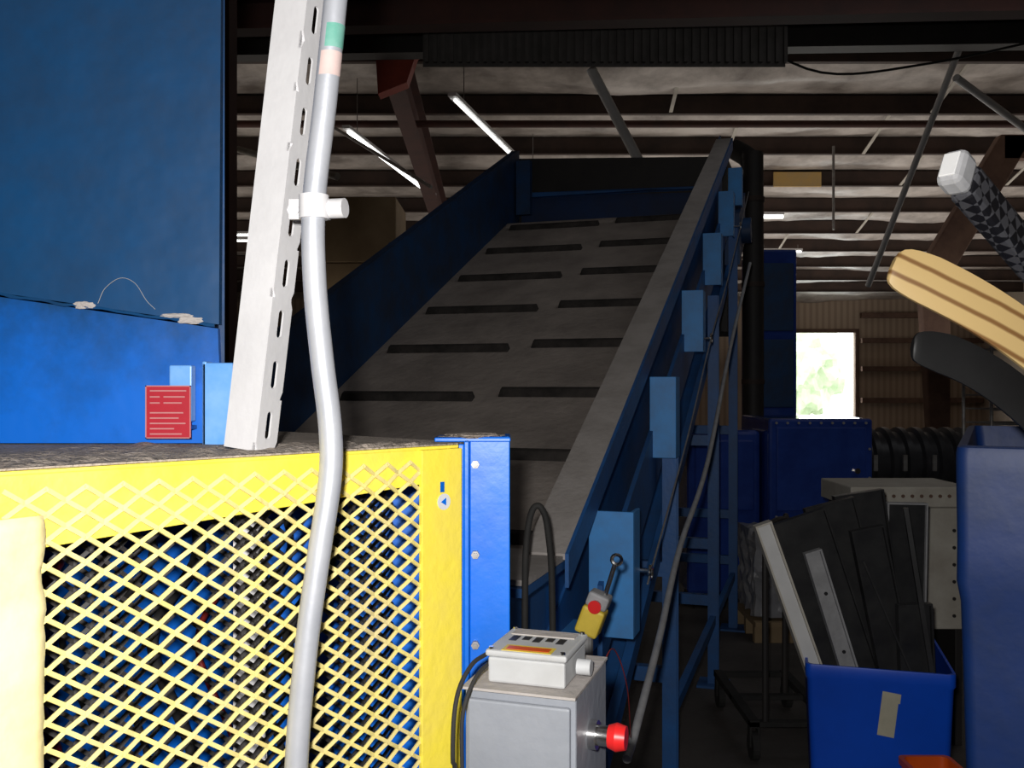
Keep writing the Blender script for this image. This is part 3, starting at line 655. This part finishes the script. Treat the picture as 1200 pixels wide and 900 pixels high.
def panel(name,base,W_,H_,T,tilt,yaw,m,label,cat='panel',lipm=None,holes=0,lean=0):
    r=root(name,base,label,cat)
    MM=Matrix.Translation(base)@Matrix.Rotation(yaw,4,'Z')@Matrix.Rotation(tilt,4,'Y')@Matrix.Rotation(lean,4,'X')
    b=B(); b.box(0,W_,0,T,0,H_,MM); b.done('face',m,r,bevel=.002)
    b=B(); b.box(-.006,0,-.010,T+.010,0,H_,MM); b.box(W_,W_+.006,-.010,T+.010,0,H_,MM); b.box(-.006,W_+.006,-.010,T+.010,H_,H_+.006,MM); b.done('edge_flange',lipm or m,r)
    for i in range(holes):
        b=B(); z=H_*(i+.7)/(holes+.4); c=MM@Vector((W_*.5,-.001,z)); nn=(MM.to_3x3()@Vector((0,-1,0))); b.cyl(c,c+nn*.003,.006,12)
        b.done('hole_grommet','black' if m!='black' else 'steel',r)
panel('panel',(1.00,3.09,.58),.045,.58,.02,-.34,0,'white','white folded metal panel leaning in the blue tote',lipm='beige')
panel('panel',(1.06,3.135,.58),.17,.575,.012,-.32,.0,'black','black plastic panel leaning in the blue tote')
panel('panel',(1.11,3.085,.58),.045,.48,.008,-.30,.0,'flex','narrow grey bracket strip with holes in the blue tote',holes=2)
panel('panel',(1.15,3.185,.58),.16,.61,.012,-.25,.0,'black','black plastic panel leaning in the blue tote')
panel('panel',(1.21,3.235,.58),.16,.635,.012,-.15,.0,'black','black plastic panel leaning in the blue tote')
panel('panel',(1.23,3.095,.58),.10,.54,.010,-.20,.0,'black','small black plastic panel standing at the front of the tote')
panel('panel',(1.305,3.285,.58),.13,.60,.012,.02,.0,'black','narrow black plastic panel leaning in the blue tote',lipm='flex')
panel('panel',(1.265,3.04,.58),.10,.30,.008,-.04,.0,'black','short black plastic offcut standing at the front of the tote')
b=B(); b.bar((1.355,3.01,.62),(1.27,3.03,1.20),.02,.014); b.done('flat_bar','black',label='black flat bar leaning in the blue tote',cat='bar')
b=B(); b.bar((1.30,3.0,.62),(1.13,3.02,1.03),.008,.006); b.done('flat_bar','black',label='thin black rod leaning across the panels',cat='bar')
r=root('perforated_shelf',(1.78,4.2,0),'beige perforated metal shelf unit behind the blue tote','shelf')
b=B(); b.box(1.48,2.02,4.1,4.5,1.06,1.15); b.done('tray','beige',r,bevel=.006)
b=B(); b.box(1.83,2.00,4.13,4.48,.52,1.055); b.done('body','beige',r,bevel=.006)
for x in (1.50,1.84,1.96):
    b=B(); b.box(x,x+.03,4.15,4.45,.0,1.055 if x<1.6 else .515); b.done('end_panel','darksteel',r,bevel=.003)
for i in range(13):
    b=B(); b.cyl((1.505+i*.0405,4.1,1.11),(1.505+i*.0405,4.096,1.11),.008,8); b.done('perforation','rust',r)
for i in range(6):
    b=B(); b.cyl((1.945,4.13,.58+i*.075),(1.945,4.126,.58+i*.075),.008,8); b.done('perforation','darksteel',r)

# ------------------------------------------------------------ mid distance machines
r=root('hydraulic_power_unit',(2.1,6.8,0),'glossy navy blue hydraulic power unit cabinet','machine')
b=B(); b.box(1.78,2.50,6.5,7.3,.1,1.36); b.done('cabinet','navy',r,bevel=.02)
b=B(); b.box(1.83,2.45,6.485,6.5,.72,1.30); b.done('door','navy',r,bevel=.01)
b=B(); b.box(1.25,1.77,6.68,7.1,.1,1.27); b.done('side_tank','navy',r,bevel=.03)
b=B(); b.box(1.30,1.72,6.66,6.68,.7,1.2); b.done('tank_cover','navy',r,bevel=.01)
b=B(); b.box(1.30,2.5,6.68,7.1,0,.1); b.done('skid','darksteel',r)
for i in range(9):
    for z in (.68,1.33):
        b=B(); x=1.83+i*.0775; b.cyl((x,6.5,z),(x,6.49,z),.009,8); b.done('rivet','flex',r)
for z in (.75,.95,1.15):
    b=B(); b.cyl((2.475,6.5,z),(2.475,6.49,z),.009,8); b.done('rivet','flex',r)
b=B(); b.cyl((2.38,6.484,1.0),(2.38,6.46,1.0),.02,12); b.done('handle','chrome',r)
r=root('dust_collector',(2.25,8.2,0),'tall dark blue machine cabinet with glossy side','machine')
b=B(); b.box(2.1,2.43,8.0,8.6,0,2.75); b.done('cabinet','navy',r,bevel=.02)
for z in (1.4,2.05):
    b=B(); b.box(2.12,2.40,7.985,8.0,z,z+.58); b.done('door','bluedk',r,bevel=.01)
r=root('round_duct',(1.99,7.75,0),'tall black round duct beside the conveyor head','duct')
b=B(); b.tube([(1.99,7.75,.02),(1.99,7.75,3.2),(1.98,7.8,3.45),(1.9,8.0,3.6)],.085,20); b.done('duct','darksteel',r,smooth=True)
for z in (.8,1.6,2.4,3.1):
    b=B(); b.cyl((1.99,7.75,z),(1.99,7.75,z+.04),.093,20); b.done('duct_collar','purlin',r,smooth=True)
b=B(); b.box(1.86,2.10,7.60,7.92,0,.02); b.done('base_plate','darksteel',r)
r=root('ribbed_drum',(3.1,7.3,0),'black ribbed cylindrical drum lying on a cradle','drum')
pts=[];rr=[]
for i in range(71):
    pts.append((2.62+i*.0135,7.3,.99)); rr.append(.24+(.035 if i%9<4 else 0))
B().tube(pts,rr,28,False).done('drum','drumblack',r,smooth=True)
for x in (2.72,3.35):
    b=B(); b.box(x,x+.08,7.05,7.55,0,.8); b.done('cradle','darksteel',r)
for i in range(4):
    b=B(); b.box(2.70+.22*i,2.73+.22*i,7.00,7.02,.95,1.07); b.done('clasp','steel',r)
r=root('wire_rack',(3.7,6.8,0),'dark wire shelving rack holding small items','shelf')
for x in (3.32,3.95):
    for y in (6.5,6.9):
        b=B(); b.cyl((x,y,0),(x,y,1.9),.012,8); b.done('post','steel',r)
for z in (.3,1.22,1.32,1.42,1.52,1.65,1.85):
    b=B()
    b.bar((3.32,6.5,z),(3.95,6.5,z),.008,.012); b.bar((3.32,6.9,z),(3.95,6.9,z),.008,.012)
    for i in range(12): b.bar((3.34+i*.053,6.5,z),(3.34+i*.053,6.9,z),.004,.004)
    b.done('wire_shelf','steel',r)
r=root('plastic_bundle',(1.76,5.7,0),'crumpled clear plastic wrapped bundle on a pallet','bundle')
bm=bmesh.new(); bmesh.ops.create_cube(bm,size=1); bmesh.ops.subdivide_edges(bm,edges=bm.edges[:],cuts=14,use_grid_fill=True)
b=B(); vs=[]
for v in bm.verts:
    n=noise.noise(v.co*5)+.5*noise.noise(v.co*12); k=1+.10*n
    vs.append((1.78+v.co.x*.55*k,6.05+v.co.y*.45*k,.42+v.co.z*.52*k))
b.add(vs,[[v.index for v in f.verts] for f in bm.faces]); bm.free(); b.done('wrapping','bag',r)
b=B(); b.box(1.50,2.07,5.78,6.32,.10,.13)
for y in (5.80,6.02,6.26): b.box(1.50,2.07,y,y+.05,0,.10)
b.done('pallet','tan',r)
for k in range(5):
    b=B(); b.box(-2.3-.02*(k%2),-1.3,10.5,11.5,k*.74,k*.74+.735); b.done('carton','tan',bevel=.01,label='tan cardboard carton in a tall stack behind the conveyor',cat='carton',group='stacked cartons')
r=root('hand_cart',(1.0,4.2,0),'dark steel cart with caster wheel on the concrete floor','cart')
b=B(); b.tube([(1.08,4.0,.15),(1.08,4.0,.9),(1.12,4.1,.98),(1.25,4.3,.98),(1.28,4.4,.9),(1.28,4.4,.15)],.014,8); b.done('handle_frame','darksteel',r,smooth=True)
b=B()
for x in (1.01,1.34): b.box(x,x+.04,3.98,4.70,.14,.17)
for y in (3.98,4.32,4.66): b.box(1.01,1.38,y,y+.04,.145,.165)
b.done('deck','rubber',r)
for x,y in ((1.03,4.0),(1.36,4.0),(1.03,4.65),(1.36,4.65)):
    b=B(); b.cyl((x-.015,y,.06),(x+.015,y,.06),.06,18); b.box(x-.022,x-.013,y-.02,y+.02,.06,.14); b.box(x+.013,x+.022,y-.02,y+.02,.06,.14); b.done('caster','rubber',r)
b=B(); b.bar((-1.09,3.45,0),(-1.09,3.45,6.1),.10,.13); b.done('steel_column','primer',label='dark red-brown steel column behind the baler hopper',cat='column')

# ------------------------------------------------------------ lights
def light(name,kind,loc,energy,col=(1,1,1),rot=(0,0,0),size=None,size_y=None,soft=None):
    l=bpy.data.lights.new(name,kind); l.energy=energy; l.color=col
    if kind=='AREA':
        l.shape='RECTANGLE'; l.size=size; l.size_y=size_y
    if soft is not None: l.shadow_soft_size=soft
    o=bpy.data.objects.new(name,l); COL.objects.link(o); o.location=loc; o.rotation_euler=rot; return o
light('camera_flash','POINT',(-.04,-.02,1.66),104,(1,.98,.95),soft=.02)
light('ceiling_fill_light','AREA',(7,19,2.2),340,(1,.92,.84),(math.pi,0,0),12,14)  # added upward fill for the roof insulation, standing in for bounced daylight
light('ceiling_fill_light','AREA',(-5,16,2.4),100,(1,.91,.82),(math.pi,0,0),7,12)  # second added upward fill, left half of the roof
light('doorway_daylight','AREA',(10,29.6,1.7),60,(.9,.95,1),(-math.pi/2,0,0),1.9,3)
light('overhead_fill_light','AREA',(3.2,4.5,5.2),12,(.95,.97,1),(0,0,0),3,3)  # unseen fill added above the conveyor side, no fixture hangs there
w=bpy.data.worlds.new('world'); scene.world=w; w.use_nodes=True
bg=w.node_tree.nodes['Background']; bg.inputs['Color'].default_value=(.95,.98,1,1); bg.inputs['Strength'].default_value=4.0
